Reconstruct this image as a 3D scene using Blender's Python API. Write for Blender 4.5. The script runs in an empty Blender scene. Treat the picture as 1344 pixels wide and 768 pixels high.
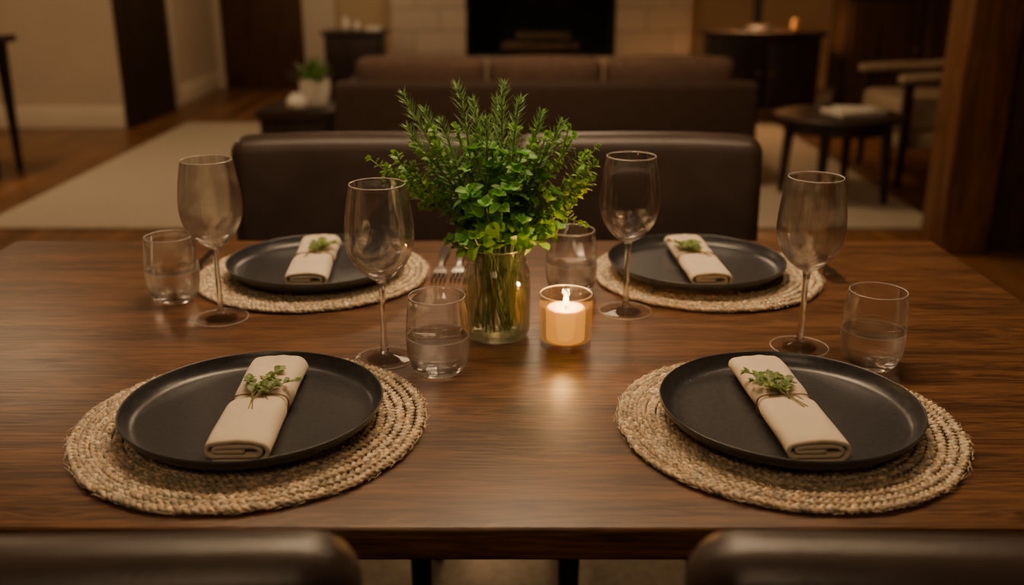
import bpy, bmesh, math, random
import numpy as np
from mathutils import Vector, Matrix, noise as mnoise
random.seed(7)
S = bpy.context.scene
COL = S.collection
pi = math.pi

# ------------------------------------------------------------------ materials
def new_mat(name):
    m = bpy.data.materials.new(name); m.use_nodes = True
    nt = m.node_tree
    return m, nt, nt.nodes['Principled BSDF']

def N(nt, t, **kw):
    n = nt.nodes.new(t)
    for k, v in kw.items():
        if k in n.inputs: n.inputs[k].default_value = v
        else: setattr(n, k, v)
    return n

def mul_col(nt, a, b, fac=1.0):
    mx = nt.nodes.new('ShaderNodeMix'); mx.data_type = 'RGBA'; mx.blend_type = 'MULTIPLY'
    mx.inputs[0].default_value = fac
    nt.links.new(a, mx.inputs[6]); nt.links.new(b, mx.inputs[7])
    return mx.outputs[2]

def ramp(nt, fac, stops):
    r = nt.nodes.new('ShaderNodeValToRGB')
    e = r.color_ramp.elements
    while len(e) < len(stops): e.new(0.5)
    for i, (p, c) in enumerate(stops):
        e[i].position = p; e[i].color = (*c, 1)
    nt.links.new(fac, r.inputs[0])
    return r.outputs[0]

def pmat(name, c, rough=0.5, nscale=40, var=0.15, bump=0.1, bscale=None, attr=False, **kw):
    m, nt, b = new_mat(name)
    tc = N(nt, 'ShaderNodeTexCoord')
    no = N(nt, 'ShaderNodeTexNoise', Scale=nscale, Detail=4.0)
    nt.links.new(tc.outputs['Object'], no.inputs['Vector'])
    lo = tuple(x * (1 - var) for x in c); hi = tuple(min(1, x * (1 + var)) for x in c)
    col = ramp(nt, no.outputs['Fac'], [(0.3, lo), (0.7, hi)])
    if attr:
        a = N(nt, 'ShaderNodeAttribute', attribute_name='Col')
        col = mul_col(nt, col, a.outputs['Color'])
    nt.links.new(col, b.inputs['Base Color'])
    b.inputs['Roughness'].default_value = rough
    if bump > 0:
        n2 = N(nt, 'ShaderNodeTexNoise', Scale=bscale or nscale * 3, Detail=3.0)
        nt.links.new(tc.outputs['Object'], n2.inputs['Vector'])
        bp = N(nt, 'ShaderNodeBump', Strength=bump, Distance=0.002)
        nt.links.new(n2.outputs['Fac'], bp.inputs['Height'])
        nt.links.new(bp.outputs['Normal'], b.inputs['Normal'])
    for k, v in kw.items():
        b.inputs[k.replace('_', ' ')].default_value = v
    return m

def wood_mat(name, dark, light, rough, along='X', plank=0.0, gap=0.0, sc=1.0, pvar=0.35, pores=0.35, a1=1.3, c1=13, rings=42.0, ringamp=.09, a2=7, c2=300, nr=.55):
    m, nt, b = new_mat(name)
    L = nt.links
    tc = N(nt, 'ShaderNodeTexCoord')
    sep = N(nt, 'ShaderNodeSeparateXYZ'); L.new(tc.outputs['Object'], sep.inputs[0])
    ax = {'X': 0, 'Y': 1, 'Z': 2}[along]
    across = 1 if ax == 0 else 0
    vec = tc.outputs['Object']
    rnd = None
    if plank > 0:
        dv = N(nt, 'ShaderNodeMath', operation='DIVIDE'); L.new(sep.outputs[across], dv.inputs[0]); dv.inputs[1].default_value = plank
        fl = N(nt, 'ShaderNodeMath', operation='FLOOR'); L.new(dv.outputs[0], fl.inputs[0])
        wn = N(nt, 'ShaderNodeTexWhiteNoise', noise_dimensions='1D'); L.new(fl.outputs[0], wn.inputs['W'])
        rnd = wn.outputs['Value']
        sc2 = N(nt, 'ShaderNodeVectorMath', operation='SCALE'); L.new(wn.outputs['Color'], sc2.inputs[0]); sc2.inputs['Scale'].default_value = 7.0
        ad = N(nt, 'ShaderNodeVectorMath', operation='ADD'); L.new(vec, ad.inputs[0]); L.new(sc2.outputs[0], ad.inputs[1])
        vec = ad.outputs[0]
    s1 = [c1 * sc] * 3; s1[ax] = a1 * sc
    mp = N(nt, 'ShaderNodeMapping'); mp.inputs['Scale'].default_value = s1; L.new(vec, mp.inputs[0])
    n1 = N(nt, 'ShaderNodeTexNoise', Scale=1.0, Detail=6.0, Roughness=nr, Distortion=0.6); L.new(mp.outputs[0], n1.inputs['Vector'])
    mr = N(nt, 'ShaderNodeMath', operation='MULTIPLY'); L.new(n1.outputs['Fac'], mr.inputs[0]); mr.inputs[1].default_value = rings
    sn = N(nt, 'ShaderNodeMath', operation='SINE'); L.new(mr.outputs[0], sn.inputs[0])
    s2 = [c2 * sc] * 3; s2[ax] = a2 * sc
    mp2 = N(nt, 'ShaderNodeMapping'); mp2.inputs['Scale'].default_value = s2; L.new(vec, mp2.inputs[0])
    n2 = N(nt, 'ShaderNodeTexNoise', Scale=1.0, Detail=3.0, Roughness=0.6); L.new(mp2.outputs[0], n2.inputs['Vector'])
    mx = N(nt, 'ShaderNodeMath', operation='MULTIPLY_ADD'); L.new(sn.outputs[0], mx.inputs[0]); mx.inputs[1].default_value = ringamp; L.new(n1.outputs['Fac'], mx.inputs[2])
    col = ramp(nt, mx.outputs[0], [(0.3, dark), (0.68, light)])
    pc = ramp(nt, n2.outputs['Fac'], [(0.38, (1 - pores,) * 3), (0.52, (1, 1, 1))])
    col = mul_col(nt, col, pc)
    if rnd is not None:
        rc = ramp(nt, rnd, [(0.0, (1 - pvar,) * 3), (1.0, (1.0, 1.0, 1.0))])
        col = mul_col(nt, col, rc)
        if gap > 0:
            fr = N(nt, 'ShaderNodeMath', operation='FRACT'); L.new(dv.outputs[0], fr.inputs[0])
            gc = ramp(nt, fr.outputs[0], [(0.0, (0.3,) * 3), (gap, (1, 1, 1))])
            col = mul_col(nt, col, gc)
    L.new(col, b.inputs['Base Color'])
    rr = N(nt, 'ShaderNodeMapRange'); L.new(n2.outputs['Fac'], rr.inputs[0])
    rr.inputs['To Min'].default_value = rough + 0.12; rr.inputs['To Max'].default_value = rough - 0.06
    L.new(rr.outputs[0], b.inputs['Roughness'])
    bp = N(nt, 'ShaderNodeBump', Strength=0.12, Distance=0.001); L.new(n2.outputs['Fac'], bp.inputs['Height'])
    L.new(bp.outputs['Normal'], b.inputs['Normal'])
    return m

M_table = wood_mat('walnut_table', (0.078, 0.033, 0.0135), (0.215, 0.099, 0.040), 0.34, 'X', plank=0.21, gap=0.006, pvar=0.18, pores=.5, a1=2.2, c1=26, rings=80, ringamp=.12, a2=14, c2=380, nr=.57)
M_floor = wood_mat('hardwood_floor', (0.17, 0.07, 0.024), (0.33, 0.15, 0.056), 0.33, 'Y', plank=0.12, gap=0.03, sc=0.6)
M_dark = wood_mat('dark_wood', (0.012, 0.006, 0.004), (0.035, 0.016, 0.009), 0.4, 'Z')
M_darkx = wood_mat('dark_wood_long', (0.012, 0.006, 0.004), (0.04, 0.018, 0.01), 0.4, 'X')
M_apron = wood_mat('walnut_apron', (0.03, 0.011, 0.005), (0.09, 0.036, 0.015), 0.4, 'X')
M_post = wood_mat('oak_post', (0.10, 0.04, 0.014), (0.24, 0.105, 0.04), 0.45, 'Z')
M_panel = wood_mat('brown_panel', (0.045, 0.02, 0.009), (0.09, 0.042, 0.018), 0.5, 'Z', plank=0.3, gap=0.03)
M_door = wood_mat('door_wood', (0.05, 0.02, 0.009), (0.11, 0.05, 0.022), 0.45, 'Z')
M_doordark = wood_mat('door_dark_wood', (0.018, 0.009, 0.005), (0.04, 0.02, 0.011), 0.45, 'Z')
M_wall = pmat('beige_paint', (0.55, 0.44, 0.32), 0.85, 3, 0.04, 0.05, 120)
M_wallnear = pmat('deep_taupe_paint', (0.16, 0.12, 0.085), 0.85, 3, 0.04, 0.05, 120)
M_wallwarm = pmat('lamp_tinted_paint', (0.60, 0.44, 0.26), 0.85, 3, 0.04, 0.05, 120)  # yellow of the lamp light is mixed into this wall colour
M_trim = pmat('cream_trim_paint', (0.72, 0.62, 0.48), 0.5, 3, 0.03, 0.0)
M_ceil = pmat('ceiling_paint', (0.30, 0.25, 0.19), 0.9, 3, 0.03, 0.0)
M_leather = pmat('brown_leather', (0.044, 0.030, 0.026), 0.33, 12, 0.2, 0.25, 420)
M_sofa = pmat('sofa_fabric', (0.046, 0.024, 0.015), 0.8, 25, 0.2, 0.5, 300)
M_cush = pmat('sofa_cushion_fabric', (0.115, 0.064, 0.042), 0.8, 25, 0.2, 0.5, 300)
M_tan = pmat('tan_upholstery', (0.36, 0.26, 0.165), 0.85, 25, 0.12, 0.4, 250)
M_rug = pmat('cream_rug_pile', (0.46, 0.38, 0.28), 0.95, 60, 0.15, 0.8, 300)
M_plate = pmat('charcoal_stoneware', (0.034, 0.034, 0.038), 0.31, 160, 0.3, 0.06, 500)
M_ceram = pmat('white_ceramic', (0.8, 0.74, 0.63), 0.4, 10, 0.05, 0.0)
M_paper = pmat('paper_pages', (0.6, 0.54, 0.44), 0.8, 30, 0.05, 0.0)
M_steel = pmat('brushed_steel', (0.55, 0.5, 0.45), 0.22, 80, 0.1, 0.0, Metallic=1.0)
M_black = pmat('black_metal', (0.006, 0.005, 0.005), 0.45, 30, 0.2, 0.0)
M_soot = pmat('firebox_soot', (0.010, 0.008, 0.007), 0.9, 8, 0.5, 0.6, 30)
M_log = pmat('bark_log', (0.10, 0.065, 0.042), 0.9, 18, 0.5, 1.0, 60)
M_jute = pmat('jute_braid', (0.60, 0.48, 0.335), 0.8, 260, 0.28, 0.7, 900, attr=True)
M_twine = pmat('twine_fibre', (0.24, 0.15, 0.085), 0.9, 400, 0.3, 0.5, 900)
M_green = pmat('stem_green', (0.13, 0.23, 0.055), 0.5, 60, 0.2, 0.0)
M_brown = pmat('woody_stem', (0.17, 0.14, 0.05), 0.7, 60, 0.3, 0.0)

def leaf_mat(name, c, rough=0.42, tr=0.25):
    m = pmat(name, c, rough, 150, 0.25, 0.3, 350, attr=True)
    nt = m.node_tree; b = nt.nodes['Principled BSDF']; out = nt.nodes['Material Output']
    t = N(nt, 'ShaderNodeBsdfTranslucent'); t.inputs['Color'].default_value = (min(1, c[0] * 1.6), min(1, c[1] * 1.5), c[2], 1)
    mx = N(nt, 'ShaderNodeMixShader'); mx.inputs[0].default_value = tr
    nt.links.new(b.outputs[0], mx.inputs[1]); nt.links.new(t.outputs[0], mx.inputs[2]); nt.links.new(mx.outputs[0], out.inputs[0])
    return m
M_mint = leaf_mat('mint_leaf', (0.17, 0.42, 0.10), tr=.28)
M_thyme = leaf_mat('thyme_leaf', (0.24, 0.43, 0.12), tr=.28)
M_rose = leaf_mat('rosemary_needle', (0.17, 0.33, 0.13), tr=.28)
M_sprig = leaf_mat('dry_sprig_leaf', (0.16, 0.24, 0.06))

def linen():
    m = pmat('natural_linen', (0.70, 0.575, 0.42), 0.9, 30, 0.05, 0.0)
    nt = m.node_tree; b = nt.nodes['Principled BSDF']
    tc = N(nt, 'ShaderNodeTexCoord')
    w1 = N(nt, 'ShaderNodeTexWave', Scale=480.0, Distortion=1.5); w1.bands_direction = 'X'
    w2 = N(nt, 'ShaderNodeTexWave', Scale=480.0, Distortion=1.5); w2.bands_direction = 'Y'
    ad = N(nt, 'ShaderNodeMath', operation='ADD')
    for w, i in ((w1, 0), (w2, 1)):
        nt.links.new(tc.outputs['Object'], w.inputs['Vector']); nt.links.new(w.outputs['Fac'], ad.inputs[i])
    n3 = N(nt, 'ShaderNodeTexNoise', Scale=32.0, Detail=3.0); nt.links.new(tc.outputs['Object'], n3.inputs['Vector'])
    b1 = N(nt, 'ShaderNodeBump', Strength=0.5, Distance=0.005); nt.links.new(n3.outputs['Fac'], b1.inputs['Height'])
    b2 = N(nt, 'ShaderNodeBump', Strength=0.25, Distance=0.0005); nt.links.new(ad.outputs[0], b2.inputs['Height'])
    nt.links.new(b1.outputs['Normal'], b2.inputs['Normal']); nt.links.new(b2.outputs['Normal'], b.inputs['Normal'])
    b.inputs['Sheen Weight'].default_value = 0.2
    return m
M_linen = linen()

def glass_mat(name, c=(1, 1, 1), ior=1.45, thin=0.0, rough=0.0, trans=1.0):
    """real refraction blended with straight-through transmission so light also passes"""
    m, nt, b = new_mat(name)
    b.inputs['Base Color'].default_value = (*c, 1)
    b.inputs['Transmission Weight'].default_value = trans
    b.inputs['IOR'].default_value = ior
    b.inputs['Roughness'].default_value = rough
    if thin > 0:
        t = N(nt, 'ShaderNodeBsdfTransparent'); t.inputs[0].default_value = (*c, 1)
        mx = N(nt, 'ShaderNodeMixShader'); mx.inputs[0].default_value = thin
        nt.links.new(b.outputs[0], mx.inputs[1]); nt.links.new(t.outputs[0], mx.inputs[2])
        nt.links.new(mx.outputs[0], nt.nodes['Material Output'].inputs[0])
    return m
M_glass = glass_mat('clear_glass', thin=.38, ior=1.33)
M_stem = glass_mat('clear_glass_stem', thin=.25, ior=1.5)
M_foot = glass_mat('clear_glass_foot', thin=.72, ior=1.5)
M_rim = glass_mat('milky_edge_highlight', (1, .98, .95), 1.6, thin=.25, rough=.12, trans=.6)  # milky white mix builds a bright highlight into the added edge rings
M_water = glass_mat('water', (0.995, 0.99, 0.98), 1.33, thin=.22)
M_jarwater = glass_mat('jar_water', (0.97, 0.97, 0.80), 1.33, thin=.72)
M_jarglass = glass_mat('jar_glass', (0.99, 0.995, 0.985), 1.45, thin=.45)
M_holder = glass_mat('candle_holder_glass', (1, .99, .98), 1.45, thin=.72)

def emis(name, c, s, base=(0.8, 0.6, 0.4)):
    m, nt, b = new_mat(name)
    b.inputs['Base Color'].default_value = (*base, 1)
    b.inputs['Emission Color'].default_value = (*c, 1)
    b.inputs['Emission Strength'].default_value = s
    return m
M_flame = emis('flame', (1.0, 0.52, 0.10), 20.0)
M_shade = emis('lamp_shade_linen', (1.0, 0.6, 0.25), 3.0)
M_wax = emis('peach_wax_glow', (1.0, 0.36, 0.035), 0.95, (0.88, 0.52, 0.16))  # emission stands in for flame light glowing through the wax
M_waxdim = emis('amber_wax_glow', (1.0, 0.30, 0.04), 0.12, (0.6, 0.34, 0.15))  # faint emission paints a candle glow; there is no flame
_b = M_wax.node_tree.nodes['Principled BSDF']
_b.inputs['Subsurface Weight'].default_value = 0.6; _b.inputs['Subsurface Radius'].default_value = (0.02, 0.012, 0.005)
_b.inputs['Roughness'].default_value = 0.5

def brick_mat():
    m, nt, b = new_mat('whitewashed_brick')
    tc = N(nt, 'ShaderNodeTexCoord'); sp = N(nt, 'ShaderNodeSeparateXYZ'); cb = N(nt, 'ShaderNodeCombineXYZ')
    nt.links.new(tc.outputs['Object'], sp.inputs[0])
    nt.links.new(sp.outputs[0], cb.inputs[0]); nt.links.new(sp.outputs[2], cb.inputs[1])
    br = N(nt, 'ShaderNodeTexBrick', Scale=1.0)
    br.inputs['Brick Width'].default_value = 0.48; br.inputs['Row Height'].default_value = 0.2; br.inputs['Mortar Size'].default_value = 0.006
    br.inputs['Color1'].default_value = (0.58, 0.49, 0.38, 1); br.inputs['Color2'].default_value = (0.50, 0.42, 0.32, 1)
    br.inputs['Mortar'].default_value = (0.30, 0.24, 0.17, 1)
    nt.links.new(cb.outputs[0], br.inputs['Vector']); nt.links.new(br.outputs['Color'], b.inputs['Base Color'])
    b.inputs['Roughness'].default_value = 0.85
    bp = N(nt, 'ShaderNodeBump', Strength=0.5, Distance=0.008); bp.invert = True
    nt.links.new(br.outputs['Fac'], bp.inputs['Height']); nt.links.new(bp.outputs['Normal'], b.inputs['Normal'])
    return m
M_brick = brick_mat()

# ------------------------------------------------------------------ mesh helpers
class Buf:
    def __init__(s): s.v = []; s.f = []; s.c = []
    def add(s, vs, fs, col=(1, 1, 1)):
        o = len(s.v); s.v.extend([tuple(p) for p in vs]); s.f.extend([tuple(i + o for i in f) for f in fs])
        s.c.extend([(*col, 1)] * len(vs)); return s
    def box(s, c, d, bev=0.0, seg=3, M=None, cuts=0, taper=None, fn=None):
        bm = bmesh.new(); bmesh.ops.create_cube(bm, size=1)
        for v in bm.verts: v.co = Vector((v.co.x * d[0], v.co.y * d[1], v.co.z * d[2]))
        if bev > 0:
            bmesh.ops.bevel(bm, geom=bm.edges[:], offset=bev, segments=seg, profile=0.5, affect='EDGES')
        for ax in range(3):
            for k in range(cuts):
                t = (-0.5 + (k + 1) / (cuts + 1)) * d[ax]
                no = [0, 0, 0]; no[ax] = 1; co = [0, 0, 0]; co[ax] = t
                bmesh.ops.bisect_plane(bm, geom=bm.verts[:] + bm.edges[:] + bm.faces[:], plane_co=co, plane_no=no)
        if taper:
            for v in bm.verts:
                t = 0.5 - v.co.z / d[2]; k = 1 + (taper - 1) * t
                v.co.x *= k; v.co.y *= k
        if fn:
            for v in bm.verts: v.co = Vector(fn(v.co))
        if M is not None: bm.transform(M)
        bm.verts.index_update()
        s.add([(v.co.x + c[0], v.co.y + c[1], v.co.z + c[2]) for v in bm.verts], [[v.index for v in f.verts] for f in bm.faces])
        bm.free(); return s
    def lathe(s, prof, seg=64, c=(0, 0, 0), col=(1, 1, 1)):
        vs = []; rows = []
        for r, z in prof:
            if r < 1e-6: rows.append([len(vs)]); vs.append((c[0], c[1], c[2] + z))
            else:
                rows.append(list(range(len(vs), len(vs) + seg)))
                for i in range(seg):
                    a = 2 * pi * i / seg; vs.append((c[0] + r * math.cos(a), c[1] + r * math.sin(a), c[2] + z))
        fs = []
        for A, B in zip(rows[:-1], rows[1:]):
            for i in range(seg):
                j = (i + 1) % seg
                if len(A) == 1 and len(B) == 1: continue
                if len(A) == 1: fs.append((A[0], B[j], B[i]))
                elif len(B) == 1: fs.append((A[i], A[j], B[0]))
                else: fs.append((A[i], A[j], B[j], B[i]))
        return s.add(vs, fs, col)
    def ring(s, R, z, r, seg=72, sides=8):
        return s.tube([(R * math.cos(2 * pi * i / seg), R * math.sin(2 * pi * i / seg), z) for i in range(seg)], r, sides, closed=True)
    def tube(s, pts, r, sides=6, col=(1, 1, 1), closed=False):
        pts = [Vector(p) for p in pts]; n = len(pts)
        vs = []; fs = []; prev = None
        for i, p in enumerate(pts):
            if closed: t = pts[(i + 1) % n] - pts[i - 1]
            else: t = pts[min(i + 1, n - 1)] - pts[max(i - 1, 0)]
            t.normalize()
            if prev is None:
                a = t.orthogonal().normalized()
            else:
                a = (prev - t * prev.dot(t)); a = a.normalized() if a.length > 1e-6 else t.orthogonal().normalized()
            prev = a; b = t.cross(a)
            rr = r[i] if isinstance(r, (list, tuple)) else r
            for k in range(sides):
                th = 2 * pi * k / sides; vs.append(p + (a * math.cos(th) + b * math.sin(th)) * rr)
        m = n if closed else n - 1
        for i in range(m):
            j = (i + 1) % n
            for k in range(sides):
                l = (k + 1) % sides
                fs.append((i * sides + k, i * sides + l, j * sides + l, j * sides + k))
        if not closed:
            fs.append(tuple(range(sides))[::-1]); fs.append(tuple((n - 1) * sides + k for k in range(sides)))
        return s.add(vs, fs, col)
    def build(s, name, mat, parent=None, loc=(0, 0, 0), rot=(0, 0, 0), smooth=35, attr=False):
        me = bpy.data.meshes.new(name); me.from_pydata(s.v, [], s.f)
        if attr:
            ca = me.color_attributes.new('Col', 'FLOAT_COLOR', 'POINT')
            ca.data.foreach_set('color', np.array(s.c, dtype=np.float32).ravel())
        me.materials.append(mat)
        if smooth:
            me.shade_smooth()
            if smooth < 180: me.set_sharp_from_angle(angle=math.radians(smooth))
        me.update()
        o = bpy.data.objects.new(name, me); COL.objects.link(o)
        o.location = loc; o.rotation_euler = rot
        if parent: o.parent = parent
        return o

def chaikin(p, it=2):
    for _ in range(it):
        q = [p[0]]
        for a, b in zip(p[:-1], p[1:]):
            q.append((a[0] * .75 + b[0] * .25, a[1] * .75 + b[1] * .25)); q.append((a[0] * .25 + b[0] * .75, a[1] * .25 + b[1] * .75))
        q.append(p[-1]); p = q
    return p

def root(name, loc, rotz=0):
    e = bpy.data.objects.new(name, None); e.empty_display_size = 0.05; COL.objects.link(e)
    e.location = loc; e.rotation_euler = (0, 0, rotz); return e

def tag(o, label, cat, group=None):
    o['label'] = label; o['category'] = cat
    if group: o['group'] = group
    return o

def clone(o, loc, rotz=None, scale=None, label=None):
    c = o.copy(); COL.objects.link(c); c.location = loc
    if rotz is not None: c.rotation_euler = (0, 0, rotz)
    if scale: c.scale = scale
    if label: c['label'] = label
    for ch in list(o.children):
        def rec(src, par):
            k = src.copy(); COL.objects.link(k); k.parent = par
            for g in src.children: rec(g, k)
        rec(ch, c)
    return c

def struct(o): o['kind'] = 'structure'; return o

def sbox(name, x0, x1, y0, y1, z0, z1, mat, bev=0):
    c = ((x0 + x1) / 2, (y0 + y1) / 2, (z0 + z1) / 2)
    return struct(Buf().box((0, 0, 0), (x1 - x0, y1 - y0, z1 - z0), bev, 2).build(name, mat, loc=c))

# ------------------------------------------------------------------ room shell
H = 2.6
sbox('floor', -5, 4.3, -2, 10.2, -0.1, 0, M_floor)
sbox('ceiling', -5, 4.3, -2, 10.2, H, H + 0.1, M_ceil)
sbox('wall_left', -5.1, -5, -2, 7.48, 0, H, M_wall)
sbox('wall_right', 4.2, 4.3, -2, 10, 0, H, M_wall)
sbox('wall_near', -5, 4.2, -2.1, -2, 0, H, M_wallnear)
sbox('wall_far', -2.95, 4.2, 10, 10.1, 0, H, M_wallwarm)
sbox('wall_entry', -5, -2.95, 7.48, 10.1, 0, H, M_wall)
sbox('wall_partition', 2.06, 4.2, 4.12, 4.26, 0, H, M_panel)
sbox('baseboard_entry', -5, -2.95, 7.455, 7.48, 0, 0.165, M_trim, 0.004)
sbox('baseboard_return', -2.95, -2.925, 8.68, 10, 0, 0.165, M_trim, 0.004)
sbox('baseboard_far', -1.72, -1.2, 9.975, 10, 0, 0.165, M_trim, 0.004)
sbox('door_1', -2.95, -2.91, 7.60, 8.55, 0, 2.1, M_doordark, 0.01)
sbox('trim_1', -2.95, -2.90, 8.56, 8.67, 0, 2.2, M_trim, 0.005)
sbox('trim_4', -2.95, -2.90, 7.485, 7.59, 0, 2.2, M_doordark, 0.005)
sbox('door_2', -2.86, -2.06, 9.95, 10, 0, 2.1, M_door, 0.01)
sbox('trim_2', -2.945, -2.87, 9.93, 10, 0, 2.2, M_trim, 0.005)
sbox('trim_3', -2.05, -1.73, 9.90, 10, 0, H, M_trim, 0.008)
sbox('trim_5', 1.85, 2.055, 4.06, 4.28, 0, H, M_post, 0.008)

# fireplace
fp = root('fireplace', (0.29, 9.7, 0))
tag(fp, 'whitewashed brick fireplace with a dark open firebox', 'fireplace')
b = Buf()
b.box((-1.065, 0, 1.3), (0.69, 0.59, 2.6)); b.box((1.03, 0, 1.3), (0.70, 0.59, 2.6)); b.box((-0.02, 0, 1.88), (1.4, 0.59, 1.44))
b.box((-0.02, 0, 0.18), (1.4, 0.59, 0.36))
b.build('surround', M_brick, fp)
b = Buf().box((-0.02, 0.27, 0.76), (1.39, 0.03, 0.79)); b.box((-0.70, 0, 0.76), (0.03, 0.55, 0.79)); b.box((0.66, 0, 0.76), (0.03, 0.55, 0.79)); b.box((-0.02, 0, 0.37), (1.39, 0.55, 0.02))
b.build('firebox', M_soot, fp)
b = Buf().box((0, -0.35, 1.4), (2.9, 0.16, 0.1), 0.01); b.build('mantel', M_dark, fp)
for i, (x, y, z, a) in enumerate([(0.0, -0.13, 0.434, 0.05), (0.02, 0.02, 0.434, -0.04), (0.03, -0.055, 0.527, 0.02)]):
    lg = Buf(); LL = (.74, .70, .52)[i]
    pts = [((t - .5) * LL * math.cos(a), (t - .5) * LL * math.sin(a), 0.004 * math.sin(9 * t + i)) for t in [k / 8 for k in range(9)]]
    lg.tube(pts, [0.045 + 0.004 * math.sin(7 * k) for k in range(9)], 12)
    tag(lg.build('firewood_log', M_log, loc=(0.27 + x, 9.7 + y, z)), 'charred firewood log lying in the firebox', 'log', 'logs in the firebox')

# rugs
r = Buf().box((0, 0, 0.006), (4.6, 3.2, 0.012), 0.005, 2).build('area_rug', M_rug, loc=(-0.25, 6.08, 0))
tag(r, 'large cream pile rug on the hardwood floor under the sofa', 'rug')
r = Buf().box((0, 0, 0.005), (2.6, 2.1, 0.010), 0.004, 2).build('area_rug', M_rug, loc=(-0.06, 2.05, 0))  # added rug; its pale colour stands in for light on the floor
tag(r, 'added pale rug standing in for the lit floor beneath the dining table', 'rug')

# ------------------------------------------------------------------ sofa
sf = root('sofa', (0.185, 5.75, 0.0125)); tag(sf, 'dark brown fabric three-seat sofa seen from behind on the cream rug', 'sofa')
b = Buf().box((0, -0.36, 0.310), (2.3, 0.16, 0.53), 0.03, 4); b.build('backrest', M_sofa, sf)
b = Buf().box((0, 0.05, 0.22), (2.0, 0.72, 0.22), 0.02, 3); b.build('base', M_sofa, sf)
for sx in (-1, 1):
    Buf().box((sx * 1.08, 0.05, 0.30), (0.16, 0.7, 0.48), 0.03, 4).build('arm', M_sofa, sf)
def pil(amt, d):
    def f(c):
        u = c.x / (d[0] / 2); w = c.z / (d[2] / 2)
        return (c.x, c.y * (1 + amt * (1 - u * u) * (1 - w * w)), c.z * (1 + 0.05 * (1 - u * u)))
    return f
for k in (-1, 0, 1):
    Buf().box((k * 0.655, 0.1, 0.40), (0.65, 0.62, 0.16), 0.04, 4).build('seat_cushion', M_cush, sf)
    d = (0.72 if k else .63, 0.17, 0.42)
    Buf().box((k * 0.695, -0.19, 0.478), d, 0.055, 4, cuts=4, fn=pil(0.35, d)).build('back_cushion', M_cush, sf)
for sx in (-1, 1):
    for sy in (-0.36, 0.33):
        Buf().box((sx * 1.05, sy, 0.035), (0.05, 0.05, 0.07), taper=0.7).build('leg', M_dark, sf)

# ------------------------------------------------------------------ low end table with pot
et = root('end_table', (-1.285, 6.0, 0.0125)); tag(et, 'low blocky dark wooden end table beside the sofa', 'table')
Buf().box((0, 0, 0.335), (0.46, 0.45, 0.05), 0.006).build('tabletop', M_darkx, et)
bx = Buf().box((0, 0, 0.215), (0.42, 0.40, 0.19), .004); bx.build('body', M_darkx, et)
dd_ = Buf().box((0, -.205, .215), (.36, .015, .14), .004).build('drawer', M_dark, et)
Buf().lathe([(0, -.012), (.01, -.01), (.012, 0), (.01, .01), (0, .012)], 16).build('knob', M_steel, dd_, loc=(0, -.222, .215))
for sx in (-1, 1):
    for sy in (-1, 1): Buf().box((sx * .185, sy * .175, .06), (.045, .045, .12), taper=.7).build('leg', M_dark, et)
def pot(name, loc, R, Hh, leafn, LL, lab, seed):
    rr = random.Random(seed)
    e = root(name, loc); tag(e, lab, 'plant')
    Buf().lathe(chaikin([(0, 0), (R * .7, 0), (R * .8, .004), (R, Hh * .6), (R * .95, Hh), (R * .88, Hh), (R * .85, Hh * .85), (0, Hh * .82)], 2), 32).build('pot', M_ceram, e)
    l = Buf()
    for i in range(leafn):
        a = rr.uniform(0, 2 * pi); el = rr.uniform(.45, 1.45); L = LL * rr.uniform(.6, 1.1)
        d = Vector((math.cos(a) * math.cos(el), math.sin(a) * math.cos(el), math.sin(el)))
        sd = d.cross(Vector((0, 0, 1))).normalized()
        vs = []
        for t in (0, .25, .5, .75, 1):
            p = Vector((0, 0, Hh * .8)) + d * L * t - Vector((0, 0, L * .25 * t * t)); w = .013 * math.sin(pi * (t * .85 + .1))
            vs += [p - sd * w, p + sd * w]
        l.add(vs, [(2 * k, 2 * k + 1, 2 * k + 3, 2 * k + 2) for k in range(4)], (rr.uniform(.25, .5),) * 3)
    l.build('foliage', M_thyme, e, attr=True)
    return e
pot('potted_plant', (-1.20, 6.03, 0.373), 0.095, 0.16, 70, 0.22, 'small leafy plant in a white pot on the end table', 3)
vz = Buf().lathe(chaikin([(0, 0), (.05, 0), (.06, .02), (.065, .045), (.05, .07), (.035, .08), (.04, .088), (.034, .088), (.03, .08), (0, .07)], 2), 32).build('vase', M_ceram, loc=(-1.28, 5.875, 0.373))
tag(vz, 'small round white ceramic vase on the low end table', 'vase')

# ------------------------------------------------------------------ small cabinet near fireplace
cb = root('side_cabinet', (-1.40, 9.0, 0)); tag(cb, 'small dark wooden cabinet standing beside the fireplace', 'cabinet')
Buf().box((0, 0, .32), (.5, .36, .54), .006).build('body', M_dark, cb)
Buf().box((0, 0, .61), (.56, .4, .03), .006).build('top', M_darkx, cb)
dr = Buf().box((0, -.19, .34), (.42, .02, .42), .006).build('door', M_dark, cb)
Buf().lathe([(0, -.012), (.01, -.01), (.012, 0), (.01, .01), (0, .012)], 16).build('knob', M_steel, dr, loc=(.16, -.21, .36))
for sx in (-1, 1):
    for sy in (-1, 1): Buf().box((sx * .21, sy * .14, .025), (.04, .04, .05)).build('leg', M_dark, cb)
for x, h, rr in ((-1.48, .12, .035), (-1.38, .08, .03)):
    o = Buf().lathe(chaikin([(0, 0), (rr, 0), (rr, h * .5), (rr * .6, h * .8), (rr * .7, h), (rr * .55, h), (0, h * .9)], 2), 24).build('vase', M_ceram, loc=(x, 9.0, .6255))
    tag(o, 'small white ceramic vase on the dark cabinet', 'vase', 'vases on the small cabinet')
o = Buf().box((0, 0, 0), (.13, .18, .03), .003).build('book', M_ceram, loc=(-1.23, 8.98, .641)); tag(o, 'pale closed book on the dark cabinet', 'book')

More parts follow.
